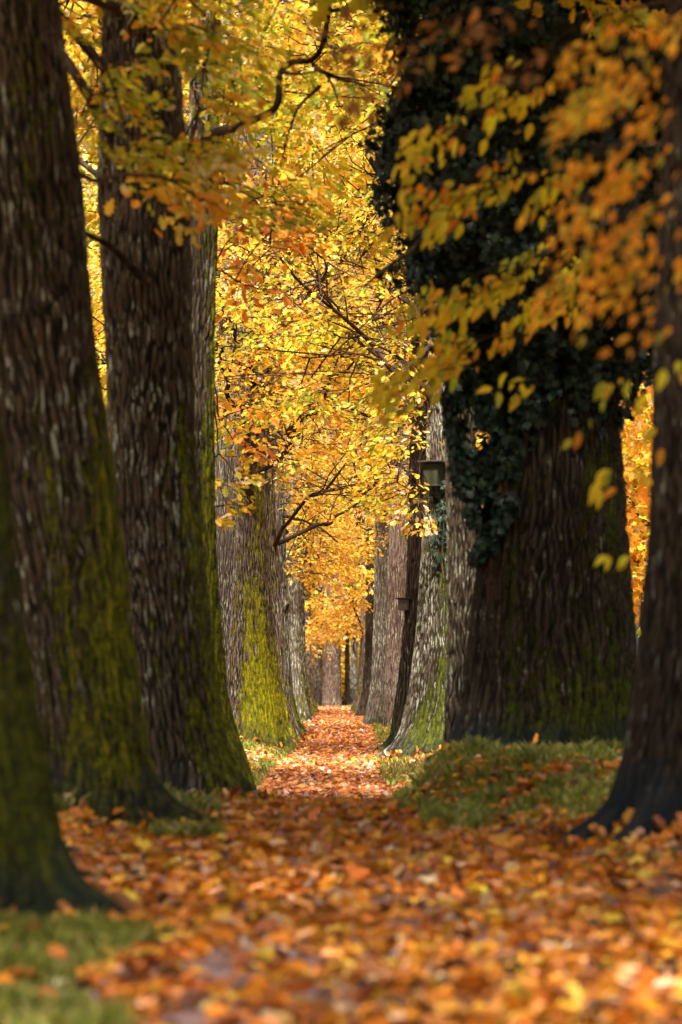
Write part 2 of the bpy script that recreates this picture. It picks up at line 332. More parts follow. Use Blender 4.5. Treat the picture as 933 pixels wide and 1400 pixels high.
def trunk_mesh(name, d, prof, ztop, n, dz, spacing=.075, amp=.022, moss=.35, moss_az=None, roots=(), wet=.25, seed=0, lumps=(), rtop=.55):
    prof = sorted(prof, key=lambda q: -q[0])                                  # from the base upward
    zz = np.array([CAMZ + (HY - q[0]) * d / F for q in prof])
    cxs = np.array([((q[1] + q[2]) / 2 - CX) * d / F for q in prof]); rr = np.array([(q[2] - q[1]) / 2 * d / F for q in prof])
    base = float(zg(cxs[0], d)); z0 = base - .45
    zvis = zz[-1]
    rows = [z0]
    while rows[-1] < ztop:
        rows.append(rows[-1] + (dz if rows[-1] < zvis + .3 else dz * 4))
    Z = np.array(rows)
    lean = (cxs[-1] - cxs[-3]) / max(.01, zz[-1] - zz[-3])
    zz2 = np.append(zz, max(ztop, zvis + 1)); cx2 = np.append(cxs, cxs[-1] + lean * (zz2[-1] - zvis) * .5); rr2 = np.append(rr, rr[-1] * rtop)
    cxz = np.interp(Z, zz2, cx2); rz = np.interp(Z, zz2, rr2)
    k = 5
    cxz = np.convolve(np.pad(cxz, k, mode='edge'), np.ones(2 * k + 1) / (2 * k + 1), 'valid')
    rz = np.convolve(np.pad(rz, k, mode='edge'), np.ones(2 * k + 1) / (2 * k + 1), 'valid')
    th = np.arange(n) * 2 * PI / n                                             # 0 = +x (right), 90 deg = away, -90 deg = towards camera
    TH, ZZ = np.meshgrid(th, Z); RZ = rz[:, None] * np.ones_like(TH)
    ct, s_ = np.cos(TH), np.sin(TH); rm = float(np.median(rr))
    hb = np.maximum(0, ZZ - base)
    # uneven section and buttresses
    RAD = RZ * (1 + .05 * fbm(ct * 1.5 + seed, s_ * 1.5, ZZ * .35, 31) + .03 * fbm(ct * 4, s_ * 4 + seed, ZZ * .8, 33))
    flare = np.zeros_like(TH)
    rr_ = np.random.default_rng(seed + 100)
    auto = [(a + rr_.uniform(-14, 14), rr_.uniform(.05, .24), 9 + rr_.uniform(0, 8), rr_.uniform(.18, .4)) for a in np.arange(-170, 190, 42)]
    for (a, ln, wd, ht) in list(roots) + auto:
        da = (np.degrees(TH) - a + 180) % 360 - 180
        wv = wd * (1 + .25 * noise(ZZ * 2, a, 0, seed))
        da = da + 9 * noise(ZZ * 3, a * .7, 1, seed + 3) * np.exp(-hb / .5)
        wv = wv * (.62 + .5 * sst(0, .5, hb))
        flare += ln * rm * np.exp(-(da / wv) ** 2) * (.42 * np.exp(-hb / ht) + .75 * np.exp(-hb / .085))
    RAD = RAD + flare
    for (pz_py, ang, size, hgt) in lumps:                                      # burls
        zc = CAMZ + (HY - pz_py) * d / F; da = ((np.degrees(TH) - ang + 180) % 360 - 180) * PI / 180 * rm
        RAD += hgt * np.exp(-((da / size) ** 2 + ((ZZ - zc) / size) ** 2) ** .8) * (1 + .5 * fbm(ct * 8, s_ * 8, ZZ * 8, 7))
    # braided vertical furrows: two families of slanting grooves crossing each other
    nn = max(6, int(round(PI * rm / (spacing * .8))))
    mz = .075 * nn / rm
    w1 = 2.6 * fbm(ct * 2.2, s_ * 2.2 + seed, ZZ * 1.1, 41, 3) + 2.0 * fbm(ct * 6 * rm + 3, s_ * 6 * rm, ZZ * 5, 43, 2)
    w2 = 2.6 * fbm(ct * 2.2 + 9, s_ * 2.2 + seed, ZZ * 1.1, 47, 3) + 2.0 * fbm(ct * 6 * rm + 9, s_ * 6 * rm, ZZ * 5, 49, 2)
    fa = np.abs(np.sin(nn * TH + mz * ZZ + w1)); fb = np.abs(np.sin(nn * TH - mz * ZZ + w2 + 1.3))
    fur = np.minimum(fa, fb) * .75 + .25 * fa * fb
    fur = np.clip(fur * 1.45, 0, 1) ** .7
    fur = np.clip(fur + .22 * fbm(ct * 30 * rm, s_ * 30 * rm, ZZ * 12, 51, 2) - .1 + .1 * fbm(ct * 9 * rm, s_ * 9 * rm, ZZ * 3, 52, 2), 0, 1)
    crk = np.abs(np.sin(ZZ * 2 * PI / .22 + 4 * noise(ct * 14 * rm, s_ * 14 * rm, ZZ * 2, 53)))       # cross cracks of the plates
    fur = fur * (.5 + .5 * np.clip(crk * 3.5, 0, 1))
    npl = max(8, int(round(2 * PI * rm / (spacing * .62)))); asp = 5.0 + 3.5 * rr_.random()
    pl, pid = plates(TH, ZZ, npl, spacing * .62 * asp, 1.3 * fbm(ct * 3 * rm + seed, s_ * 3 * rm, ZZ * 1.4, 71, 3) + .7 * fbm(ct * 12 * rm, s_ * 12 * rm, ZZ * 7, 72, 3), .9 * fbm(ct * 5 * rm, s_ * 5 * rm + seed, ZZ * 2.5, 73, 2), seed * 3)
    plt = sst(.0, .34, pl) * (.74 + .45 * pid)
    fur = np.clip(.62 * plt * (.6 + .5 * fur) + .42 * fur * (.55 + .45 * plt) + .16 * fbm(ct * 40 * rm, s_ * 40 * rm, ZZ * 22, 57, 2), 0, 1)
    fade = .85 + .15 * sst(0, .5, hb)
    side = 0 if moss_az is None else .28 * np.cos(TH - R(moss_az))
    mo = moss + side - .26 * sst(0.2, 4.0, hb) + .16 * np.exp(-hb / .8) + .05 * (1 - fur) + .34 * fbm(ct * 1.3 + seed, s_ * 1.3, ZZ * .7, 61, 3) + .34 * fbm(ct * 3.4 + seed, s_ * 3.4, ZZ * .5, 65, 3) + .16 * fbm(ct * 12, s_ * 12, ZZ * 7, 66, 3)
    mmask = sst(.42, .66, mo)
    RAD = RAD + .035 * rm * flare / (flare.max() + 1e-6) * fbm(ct * 7, s_ * 7, ZZ * 4, 58, 3) * 3
    RAD = RAD + mmask * (.010 + .016 * fbm(ct * 26 * rm, s_ * 26 * rm, ZZ * 20, 67, 3)) - amp * .45 * mmask * (fur - .6)
    RAD = RAD + amp * 1.15 * (fur - .6) * fade + .004 * fbm(ct * 50 * rm, s_ * 50 * rm, ZZ * 40, 55, 2)
    X = cxz[:, None] + RAD * ct; Y = d + RAD * s_
    V = np.stack([X, Y, ZZ], -1).reshape(-1, 3)
    m_ = len(Z); i = np.arange(m_ - 1)[:, None] * n; j = np.arange(n)[None]; j2 = (j + 1) % n
    Q = np.stack([i + j, i + j2, i + n + j2, i + n + j], -1).reshape(-1, 4)
    we = wet * 2.7 * np.exp(-hb / .38) + .4 * fbm(ct * 2, s_ * 2, ZZ * 2, 63, 2) - .05 + .25 * np.clip(flare / rm, 0, 1) - .6 * sst(.3, .9, hb)  # bluish dark mask, strongest at the trunk foot and root flares
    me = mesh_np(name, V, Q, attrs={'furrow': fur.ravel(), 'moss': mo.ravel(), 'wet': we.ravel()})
    def axis(z): return np.array([np.interp(z, Z, cxz), d, z]), float(np.interp(z, Z, rz))
    return me, base, axis, float(cxs[0])

TREES = {}
def tree(key, label, d, prof, mat, ztop=11.0, n=220, dz=.03, group='oaks lining the path', name='oak_tree', **kw):
    me, base, axis, x0 = trunk_mesh('trunk', d, prof, ztop, n, dz, **kw)
    root = empty(name, (x0, d, base), label, 'tree', group)
    # mesh is in world coordinates: move it to the root
    co = np.empty(len(me.vertices) * 3, dtype=np.float32); me.vertices.foreach_get('co', co)
    co = co.reshape(-1, 3) - np.array([x0, d, base], dtype=np.float32); me.vertices.foreach_set('co', co.ravel()); me.update()
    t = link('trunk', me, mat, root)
    TREES[key] = dict(root=root, axis=axis, d=d, base=base, org=np.array([x0, d, base]), ztop=ztop)
    return root
def part(key, name, V, T, mat, col=None, smooth=True, label=None):
    t = TREES[key]; o = link(name, mesh_np(name, V - t['org'], T, smooth, col), mat, t['root'])
    if label: o['label'] = label
    return o
def tube_part(key, name, tb, mat=None, label=None):
    t = TREES[key]; me = tb.mesh(name)
    co = np.empty(len(me.vertices) * 3, dtype=np.float32); me.vertices.foreach_get('co', co)
    me.vertices.foreach_set('co', (co.reshape(-1, 3) - t['org'].astype(np.float32)).ravel()); me.update()
    o = link(name, me, mat or TWIG, t['root'])
    if label: o['label'] = label
    return o

# ------------------------------------------------------------------ sprays of leaves on twigs, crowns
def spray(c, axis, L, n, size, pal, r, tw, out, tpl_spread=.32, droop=.25, flat=.10, tilt=.55, rad=.006, hang=None):
    """a flat leafy spray starting at c, growing along axis"""
    axis = axis / np.linalg.norm(axis); side = np.cross(axis, [0, 0, 1.]); side /= np.linalg.norm(side) + 1e-9
    t = r.random(n) ** .75; s = r.normal(size=n) * tpl_spread * L * (1.15 - .6 * t)
    P = c + axis * (t * L)[:, None] + side * s[:, None]
    P[:, 2] += -droop * L * t ** 2 + flat * L * r.normal(size=n) - .15 * np.abs(s)
    D = axis * .8 + side * (np.sign(s) * .8)[:, None] + r.normal(size=(n, 3)) * .55; D[:, 2] -= .45
    Nn = np.array([0, 0, 1.]) + r.normal(size=(n, 3)) * tilt
    if hang is not None: D = np.array(hang) + r.normal(size=(n, 3)) * .35; Nn = np.array([0, -1., .45]) + r.normal(size=(n, 3)) * .45
    hue = pick(pal, 1, r, .1)[0]
    col = pick(pal, n, r); k = r.random((n, 1)) < .5; col = np.where(k, col, np.clip(hue * (1 + .12 * r.normal(size=(n, 1))), .004, .9))
    out['p'].append(P); out['b'].append(basis(D, Nn)); out['s'].append(size * r.uniform(.5, 1.35, n)); out['c'].append(col)
    if tw is not None:
        u = np.linspace(0, 1, 5)[:, None]; line = c + axis * u * L; line[:, 2] -= (droop * L * u[:, 0] ** 2); line[1:-1] += r.normal(size=(3, 3)) * .03 * L
        tw.add(line, rad * np.array([1, .85, .7, .5, .25]), 4)
        for q in range(3):
            k = r.integers(1, 4); e = line[k] + (axis * .5 + side * r.choice([-1, 1]) * .8 + r.normal(size=3) * .15) * L * r.uniform(.25, .45)
            tw.add(np.array([line[k], (line[k] + e) / 2 + [0, 0, .02], e]), rad * np.array([.6, .45, .2]), 3)
def newout(): return dict(p=[], b=[], s=[], c=[])
def emit(out, tpl):
    return leaves(np.vstack(out['p']), np.concatenate(out['b']), np.concatenate(out['s']), np.vstack(out['c']), tpl)

def zlow(y): return np.interp(y, [8, 14, 20, 30, 43, 50, 60, 75, 95, 112], [6.8, 6.6, 6.3, 6.0, 4.7, 4.5, 4.0, 3.7, 3.1, 2.7])
def crown(key, tips, n_spray, pal, seed, size=.095, per=64, spread=(1.1, 1.1, .8), L=1.0, tpl=OAK, pal2=None, limbr=.045, z0=None, name='crown'):
    """limbs from the trunk to the given tips; sprays cluster along the outer part of every limb"""
    r = np.random.default_rng(seed); t = TREES[key]; tb = Tubes(6); out = newout(); lines = []
    for q, tip in enumerate(tips):
        tip = np.array(tip, float); zs = max(t['base'] + 2.5, tip[2] - r.uniform(1.0, 2.2)) if z0 is None else z0[q % len(z0)]
        zs = min(zs, t['ztop'] - .3)
        a, ra = t['axis'](zs)
        hor = tip - a; hor[2] = 0
        mid = a + hor * .45 + np.array([r.normal() * .25, r.normal() * .4, (tip[2] - zs) * .35 + .25])
        ln = smooth_line([a, mid, tip], 22, .28, seed + q); lines.append(ln)
        tb.add(ln, np.linspace(limbr, .018, 22), 7)
        for _ in range(3):                                                    # forks
            k = r.integers(7, 18); e = ln[k] + (ln[min(21, k + 4)] - ln[k - 3]) * r.uniform(.8, 1.6) + r.normal(size=3) * [.6, .6, .4]
            fl = smooth_line([ln[k], (ln[k] + e) / 2 + r.normal(size=3) * .15, e], 10, .15, seed + q + 5); lines.append(fl)
            tb.add(fl, np.linspace(limbr * .4, .01, 10), 5)
    cnt = 0; tries = 0
    while cnt < n_spray and tries < n_spray * 8:
        tries += 1
        ln = lines[r.integers(len(lines))]; k = int(len(ln) * (.3 + .7 * r.random())) - 1
        c = ln[k] + r.normal(size=3) * spread
        if c[2] < zlow(c[1]) + .35 * noise(c[0] * 1.2, c[1] * .5, 0, 77) + .2: continue
        a, ra = t['axis'](min(c[2], t['ztop'])); ax = c - a; ax[2] = 0; ax = ax / (np.linalg.norm(ax) + .1) + r.normal(size=3) * [.6, .6, .12]
        pp = pal2 if (pal2 and r.random() < .35) else pal
        spray(c, ax, L * r.uniform(.6, 1.2), int(per * r.uniform(.6, 1.3)), size, pp, r, tb, out, rad=.008)
        tb.add(np.array([ln[k], (ln[k] + c) / 2 + r.normal(size=3) * .1, c]), [.014, .010, .007], 4)
        cnt += 1
    V, T, C = emit(out, tpl)
    part(key, name, V, T, LEAF, C, smooth=False); tube_part(key, 'branches', tb)
    return len(V)

# left row ---------------------------------------------------------------------------------------
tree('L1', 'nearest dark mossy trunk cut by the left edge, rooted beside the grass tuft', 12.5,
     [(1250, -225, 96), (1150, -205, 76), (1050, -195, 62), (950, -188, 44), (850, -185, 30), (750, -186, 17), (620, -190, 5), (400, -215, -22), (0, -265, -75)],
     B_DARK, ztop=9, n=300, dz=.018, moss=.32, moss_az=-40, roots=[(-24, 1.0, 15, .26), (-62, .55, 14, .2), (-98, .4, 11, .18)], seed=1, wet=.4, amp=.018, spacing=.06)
tree('L2', 'tall leaning trunk at far left with yellow moss streaks and a long dark root', 18,
     [(1110, 46, 216), (1050, 54, 203), (950, 42, 190), (800, 18, 172), (620, -12, 150), (480, -35, 130), (240, -55, 110), (0, -70, 78)],
     B_BROWN, ztop=10, n=360, dz=.016, moss=.30, moss_az=-45, roots=[(-16, 1.05, 14, .25), (-52, .4, 11, .28), (-84, .35, 12, .22), (-118, .35, 10, .22)], seed=2, wet=.42, spacing=.075, lumps=[(440, -90, .16, .05)])
tree('L3', 'thick brown trunk with pale lichen flecks, second left of the tall leaning one', 22,
     [(1090, 172, 344), (1050, 184, 322), (1000, 184, 306), (950, 180, 296), (800, 163, 281), (700, 155, 271), (600, 150, 266), (400, 140, 262), (250, 133, 258), (100, 138, 246), (0, 142, 236)],
     B_BROWN, ztop=11, n=360, dz=.017, moss=.24, moss_az=-10, roots=[(-10, .65, 11, .22), (-42, .5, 10, .3), (-76, .4, 11, .28), (-108, .4, 10, .25)], seed=3, wet=.4, spacing=.07, lumps=[(560, -80, .14, .04), (395, -100, .12, .05)])
tree('L4', 'narrow mossy trunk showing between the lichen flecked trunk and golden mossed trunk', 30,
     [(1085, 226, 350), (1040, 230, 338), (1010, 235, 326), (950, 240, 310), (800, 246, 297), (700, 248, 293), (480, 250, 292), (300, 256, 298), (0, 262, 302)],
     B_BROWN, ztop=12, n=260, dz=.022, moss=.44, moss_az=-15, roots=[(-14, .25, 8, .2)], seed=4, wet=.3)
tree('L5', 'sharp trunk with thick golden green moss from its foot to above head height', 48,
     [(1030, 296, 402), (1000, 304, 393), (950, 308, 384), (850, 316, 373), (700, 324, 362), (560, 320, 356), (480, 318, 353), (200, 322, 350)],
     B_GOLD, ztop=14, n=380, dz=.02, moss=.42, moss_az=-25, roots=[(-22, .5, 11, .3), (-55, .4, 10, .35), (-90, .65, 15, .28), (-130, .4, 12, .3)], seed=5, wet=.36, spacing=.06)
tree('L5b', 'pale grey lichen crusted trunk half hidden behind the golden mossed trunk', 53,
     [(1015, 286, 334), (900, 290, 326), (700, 288, 328), (480, 288, 328), (200, 294, 324)],
     B_GREY, ztop=14, n=260, dz=.024, moss=.12, seed=6, spacing=.06)
tree('L6', 'slim dark mossy trunk squeezed right behind the golden mossed trunk', 56,
     [(1010, 368, 412), (980, 374, 402), (950, 372, 396), (850, 362, 386), (700, 356, 377), (500, 350, 372)],
     B_GOLD, ztop=14, n=150, dz=.03, moss=.44, seed=7, roots=[(-15, .5, 13, .3)], wet=.25)
tree('L7', 'pale grey upright trunk with a knobbly burl, mossy only at its foot', 62,
     [(1002, 374, 414), (980, 376, 407), (950, 374, 401), (850, 369, 393), (700, 366, 390), (560, 362, 386)],
     B_GREY, ztop=14, n=220, dz=.026, moss=.24, moss_az=-10, seed=8, lumps=[(826, -40, .12, .10), (826, 160, .12, .08)], roots=[(-8, .5, 12, .3)])
tree('L8', 'far grey trunk with forked dark roots just past the burled trunk', 78,
     [(985, 392, 425), (950, 396, 417), (900, 394, 411), (800, 392, 408)], B_GREY, ztop=13, n=100, dz=.04, moss=.3, seed=9, wet=.35, roots=[(-20, .5, 14, .35)])
tree('L9', 'far slim trunk second from the end on the left of the path', 86,
     [(980, 403, 430), (950, 405, 422), (900, 405, 418), (800, 404, 416)], B_BROWN, ztop=13, n=90, dz=.04, moss=.36, seed=10)
tree('L10', 'farthest mossy trunk on the left of the path, next to the reddish shrub', 95,
     [(976, 414, 437), (950, 415, 430), (900, 415, 426), (800, 414, 425)], B_GOLD, ztop=12, n=90, dz=.04, moss=.42, seed=11, wet=.35)
# right row
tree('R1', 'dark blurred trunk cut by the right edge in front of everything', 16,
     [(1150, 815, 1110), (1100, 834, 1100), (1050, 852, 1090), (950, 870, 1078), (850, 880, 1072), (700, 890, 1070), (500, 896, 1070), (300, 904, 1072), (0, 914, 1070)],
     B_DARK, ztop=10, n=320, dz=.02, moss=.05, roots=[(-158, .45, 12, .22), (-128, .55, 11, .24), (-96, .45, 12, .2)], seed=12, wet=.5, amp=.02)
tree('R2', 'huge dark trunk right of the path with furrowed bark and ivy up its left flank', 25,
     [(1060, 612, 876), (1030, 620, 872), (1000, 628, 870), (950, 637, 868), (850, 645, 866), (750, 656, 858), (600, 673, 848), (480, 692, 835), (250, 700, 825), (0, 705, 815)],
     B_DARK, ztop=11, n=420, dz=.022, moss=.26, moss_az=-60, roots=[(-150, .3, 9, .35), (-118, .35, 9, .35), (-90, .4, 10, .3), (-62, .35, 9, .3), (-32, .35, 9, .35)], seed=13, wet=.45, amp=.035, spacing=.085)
tree('R3', 'purplish brown trunk wedged behind the huge dark trunk, left of its ivy', 31,
     [(1050, 600, 668), (1000, 608, 662), (900, 612, 656), (750, 612, 652), (560, 608, 650), (0, 604, 648)], B_BROWN, ztop=12, n=260, dz=.025, moss=.02, seed=14)
tree('R4', 'sharp lichen speckled trunk right of the path carrying the green nest box', 43,
     [(1045, 525, 690), (1000, 546, 678), (950, 558, 668), (850, 570, 656), (750, 577, 650), (680, 582, 648), (500, 586, 645), (200, 590, 640)],
     B_OAK, ztop=14, n=460, dz=.02, moss=.34, moss_az=-50, roots=[(-165, .5, 10, .25), (-136, .5, 12, .3), (-104, .5, 12, .3), (-72, .4, 11, .3)], seed=15, wet=.42, amp=.028, spacing=.06)
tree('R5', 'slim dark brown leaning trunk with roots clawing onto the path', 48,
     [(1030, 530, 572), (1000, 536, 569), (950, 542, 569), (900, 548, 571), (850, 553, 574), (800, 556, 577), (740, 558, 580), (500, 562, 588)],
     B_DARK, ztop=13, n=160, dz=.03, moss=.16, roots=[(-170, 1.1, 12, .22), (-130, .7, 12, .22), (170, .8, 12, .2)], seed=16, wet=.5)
tree('R6b', 'pinkish brown trunk behind the small weathered nest box', 67,
     [(995, 522, 550), (930, 528, 552), (850, 530, 556), (740, 532, 560), (600, 534, 562)], B_PINK, ztop=14, n=150, dz=.03, moss=.05, seed=17)
tree('R6', 'pale lichen whitened trunk with mossy buttresses, right of the far path', 72,
     [(992, 496, 542), (970, 502, 539), (930, 508, 536), (850, 511, 534), (740, 513, 534), (600, 514, 534)], B_GREY, ztop=14, n=170, dz=.03, moss=.12, moss_az=-60,
     roots=[(-150, .5, 12, .35), (-110, .4, 12, .35), (-60, .4, 12, .35)], seed=18, wet=.35)
tree('R7', 'dark violet grey slender trunk beside the lichen whitened trunk', 88,
     [(980, 488, 516), (950, 495, 514), (900, 499, 514), (800, 501, 513)], B_DARK, ztop=13, n=100, dz=.04, moss=.22, seed=19, roots=[(-160, .6, 14, .4)])
tree('R8', 'farthest right trunk with a mossy foot sweeping towards the path', 96,
     [(974, 480, 507), (955, 486, 504), (930, 490, 503), (870, 493, 504), (800, 494, 504)], B_PINK, ztop=12, n=100, dz=.04, moss=.34, seed=20, roots=[(-170, .9, 14, .5)])
# end of the avenue
tree('E1', 'broad greyish trunk standing in the middle at the end of the path', 117,
     [(975, 440, 468), (950, 441, 467), (880, 442, 466), (800, 443, 465)], B_PINK, ztop=14, n=110, dz=.05, moss=-.1, seed=21, group='trees closing the end of the path', wet=.05)
tree('E2', 'thin dark trunk left of the broad trunk ending the path', 121,
     [(975, 427, 440), (880, 430, 440), (800, 431, 440)], B_BROWN, ztop=12, n=70, dz=.06, moss=-.1, seed=22, group='trees closing the end of the path')
tree('E3', 'thin brown trunk right of the broad trunk ending the path', 119,
     [(975, 471, 479), (880, 472, 478), (800, 472, 478)], B_DARK, ztop=11, n=60, dz=.06, moss=.2, seed=23, group='trees closing the end of the path')
tree('E4', 'grey trunk behind the thin brown trunk at the path end', 126,
     [(975, 478, 490), (880, 480, 489), (800, 480, 488)], B_GREY, ztop=12, n=60, dz=.06, moss=.1, seed=24, group='trees closing the end of the path')

# crowns -----------------------------------------------------------------------------------------
def tipset(x0, x1, d, zs, r, k, dy=3.5):
    return [(r.uniform(x0, x1), d + r.uniform(-dy, dy), r.uniform(*zs)) for _ in range(k)]
rr = np.random.default_rng(5)
crown('L1', tipset(-4.5, 1.2, 6.3, (7.2, 11), rr, 9, 5), 250, 'yellow', 201, size=.18, per=75, spread=(1.3, 1.6, .8))  # this and next three: crowns mostly out of view, pulled forward to shade foreground
crown('L2', tipset(-4, .8, 15, (7.2, 11.5), rr, 9, 5), 230, 'yellow', 202, size=.18, per=75, spread=(1.3, 1.6, .8))
crown('R1', tipset(-1.5, 4.5, 6.8, (7.2, 11), rr, 9, 5), 130, 'beech', 203, size=.18, per=75, spread=(1.3, 1.6, .8))
crown('R2', tipset(-.8, 5, 20, (7.4, 12), rr, 10, 5), 280, 'green', 204, size=.18, per=75, spread=(1.4, 1.7, .9))
crown('L3', tipset(-4.5, .3, 23, (6.5, 10), rr, 8), 200, 'green', 205, size=.10)
crown('L4', tipset(-5, .8, 31, (6.5, 12), rr, 9), 200, 'yellow', 206, size=.10, per=64, pal2='green')
crown('R3', tipset(0, 5, 32, (7, 12), rr, 8), 150, 'green', 207, size=.13)
crown('R4', tipset(-.8, 5, 44, (5.2, 13), rr, 10), 190, 'yellow', 208, pal2='green')
crown('L5', tipset(-4.5, 1.2, 47, (5.2, 13), rr, 12), 230, 'gold', 209, pal2='green')
crown('R5', tipset(-.5, 3, 49, (5.5, 12), rr, 9), 140, 'yellow', 210, pal2='gold')
crown('L5b', tipset(-5, .5, 54, (6, 13.5), rr, 9), 150, 'yellow', 211, pal2='green')
crown('L6', tipset(-4, 1.2, 57, (5, 13), rr, 9), 150, 'gold', 212, pal2='green')
crown('L7', tipset(-4.5, 1.6, 64, (4.8, 11), rr, 10), 150, 'gold', 213, pal2='yellow')
crown('R6b', tipset(-1, 5, 68, (4.8, 11), rr, 10), 150, 'gold', 214, pal2='yellow')
crown('R6', tipset(-1.2, 5, 74, (5, 10.5), rr, 11), 160, 'yellow', 215, pal2='gold', size=.105)
crown('L8', tipset(-5, 1.4, 80, (4.6, 9), rr, 11), 140, 'gold', 216, pal2='yellow', size=.115)
crown('R7', tipset(-1.4, 5, 89, (4.6, 9), rr, 10), 120, 'gold', 217, pal2='yellow', size=.115)
crown('L9', tipset(-5, 1.4, 88, (4.4, 9), rr, 10), 120, 'gold', 218, pal2='yellow', size=.115)
crown('L10', tipset(-5, 1.5, 96, (3.8, 9), rr, 11), 85, 'gold', 219, pal2='yellow', size=.12)
crown('R8', tipset(-1.5, 5, 97, (3.8, 9), rr, 11), 85, 'yellow', 220, pal2='gold', size=.12)
crown('E1', tipset(-4.5, 3.5, 114, (5.0, 12), rr, 8), 90, 'gold', 221, pal2='yellow', size=.13, per=80, spread=(1.5, 1.5, 1.2))
crown('E2', tipset(-6, 0, 121, (3.8, 12), rr, 8), 34, 'yellow', 222, size=.18)
crown('E3', tipset(-1, 5, 121, (3.8, 12), rr, 8), 34, 'yellow', 223, size=.18)
crown('E4', tipset(0, 7, 127, (3.6, 12), rr, 8), 34, 'yellow', 224, size=.18)

# low sprays hanging in front of the trunks ---------------------------------------------------------
def sprays_px(key, spots, pal, seed, size, per=16, L=.55, tpl=OAK, droop=.3, start=None, name='leafy_branch', label=None, rad=.007, tilt=.6, spread=.34, hang=None):
    """spots: (px, py, d, dx) sprays at these points of the tree's low branch"""
    r = np.random.default_rng(seed); out = newout(); tb = Tubes(5)
    pts = [at(px, py, d) for px, py, d, dx in spots]
    for (px, py, d, dx), P in zip(spots, pts):
        for q in range(2):
            ax = np.array([dx + r.normal() * .4, r.normal() * .5, r.normal() * .12])
            spray(P + r.normal(size=3) * .05, ax, L * r.uniform(.7, 1.2), per, size, pal, r, tb, out, droop=droop, rad=rad, tilt=tilt, tpl_spread=spread, hang=hang)
    if start is not None:
        s = np.array(start, float)
        done = [s]
        for P in sorted(pts, key=lambda q: np.linalg.norm(q - s)):
            k = min(range(len(done)), key=lambda q: np.linalg.norm(done[q] - P) + (.0 if q else .15)); S = done[k]
            ln = smooth_line([S, (S + P) / 2 + [0, 0, .10 * np.linalg.norm(P - S)], P], 12, .05, seed)
            tb.add(ln, np.linspace(rad * (2.4 if k == 0 else 1.5), rad, 12), 5); done.append(P)
    V, T, C = emit(out, tpl)
    br = tube_part(key, name, tb, label=label)
    t = TREES[key]; o = link('leaves', mesh_np('leaves', V - t['org'], T, False, C), LEAF, br)
    return o
def pxspots(r, n, x, y, d, dx):
    return [(r.uniform(*x), r.uniform(*y), r.uniform(*d), dx) for _ in range(n)]
r2 = np.random.default_rng(77)
sprays_px('L4', [(285, 640, 36, .8), (300, 662, 36, .9), (312, 690, 36, .6), (300, 620, 36, .5), (280, 700, 36, .4), (325, 650, 36, .5)], 'yellow', 301, .115, per=13, L=.32, start=at(282, 560, 31))
sprays_px('L4', [(300, 575, 36, .7), (330, 560, 36, .8), (318, 600, 36, .6), (290, 540, 36, .3), (340, 610, 36, .5)], 'orange', 302, .11, per=12, L=.35, start=at(285, 520, 31))
sprays_px('L5', pxspots(r2, 26, (330, 440), (470, 640), (43, 48), .9), 'gold', 303, .10, per=26, L=.75, start=at(345, 540, 47.4))
sprays_px('L5', pxspots(r2, 18, (300, 420), (250, 480), (42, 47), .9), 'gold', 304, .10, per=26, L=.7, start=at(340, 380, 47.6))
sprays_px('L7', pxspots(r2, 24, (388, 450), (650, 780), (58, 66), 1.), 'gold', 305, .10, per=28, L=.8, start=at(384, 690, 61.6))
sprays_px('R6', pxspots(r2, 26, (480, 535), (620, 760), (64, 71), -1.), 'gold', 306, .10, per=28, L=.8, start=at(520, 690, 71.6))
sprays_px('R4', pxspots(r2, 24, (520, 590), (520, 700), (40, 44), -1.), 'yellow', 307, .10, per=20, L=.6, start=at(600, 560, 42.7))
sprays_px('R4', [(575, 690, 41, -.4), (585, 715, 41, -.5), (570, 655, 41, -.6)], 'gold', 308, .10, per=14, L=.35, start=at(590, 600, 42.6))
sprays_px('L10', pxspots(r2, 22, (400, 450), (800, 880), (92, 100), 1.), 'gold', 309, .12, per=30, L=1.0, start=at(420, 840, 95))
sprays_px('R8', pxspots(r2, 20, (455, 515), (800, 870), (90, 97), -1.), 'gold', 310, .12, per=30, L=1.0, start=at(500, 840, 96))
# blurred foliage of the second and third trunks, upper left
sprays_px('L3', pxspots(r2, 30, (110, 300), (-60, 230), (19, 22), .6), 'green', 311, .082, per=30, L=.4, start=at(190, 60, 21.7))
sprays_px('L3', pxspots(r2, 10, (180, 300), (180, 290), (19.5, 21), .8), 'gold', 312, .10, per=16, L=.32, start=at(240, 200, 21.6))
sprays_px('L4', pxspots(r2, 26, (250, 420), (-40, 300), (26, 32), .8), 'green', 313, .088, per=28, L=.5, start=at(290, 100, 29.8))
sprays_px('L4', pxspots(r2, 12, (280, 400), (230, 420), (30, 34), .8), 'orange', 314, .11, per=20, L=.5, start=at(290, 260, 29.9))
# beech-like branches of the nearest right tree, reaching in from the upper right, near the lens
HG = (-.45, -.1, -.8)
sprays_px('R1', [(880, 90, 12.1, -.8), (850, 160, 11.6, -.8), (845, 200, 12.0, -.8), (905, 240, 11.4, -.7), (850, 290, 11.8, -.8), (890, 370, 11.6, -.5), (835, 350, 12.0, -.6), (920, 140, 11.2, -.7), (900, 300, 11.6, -.7), (840, 120, 12.4, -.8), (925, 330, 11.6, -.4), (860, 30, 12.0, -.8), (925, 40, 11.6, -.8)],
          'amber', 315, .050, per=26, L=.30, tpl=OVAL, droop=.6, start=at(985, -40, 13), rad=.004, hang=HG, name='leafy_branch', label='branch of blurred orange leaves closest to the viewer')
def dia(r, n, a, b, d, w_):
    t = r.random(n); return [(a[0] + (b[0] - a[0]) * q + r.normal() * w_, a[1] + (b[1] - a[1]) * q + r.normal() * w_, r.uniform(*d), -.8) for q in t]
r3 = np.random.default_rng(31)
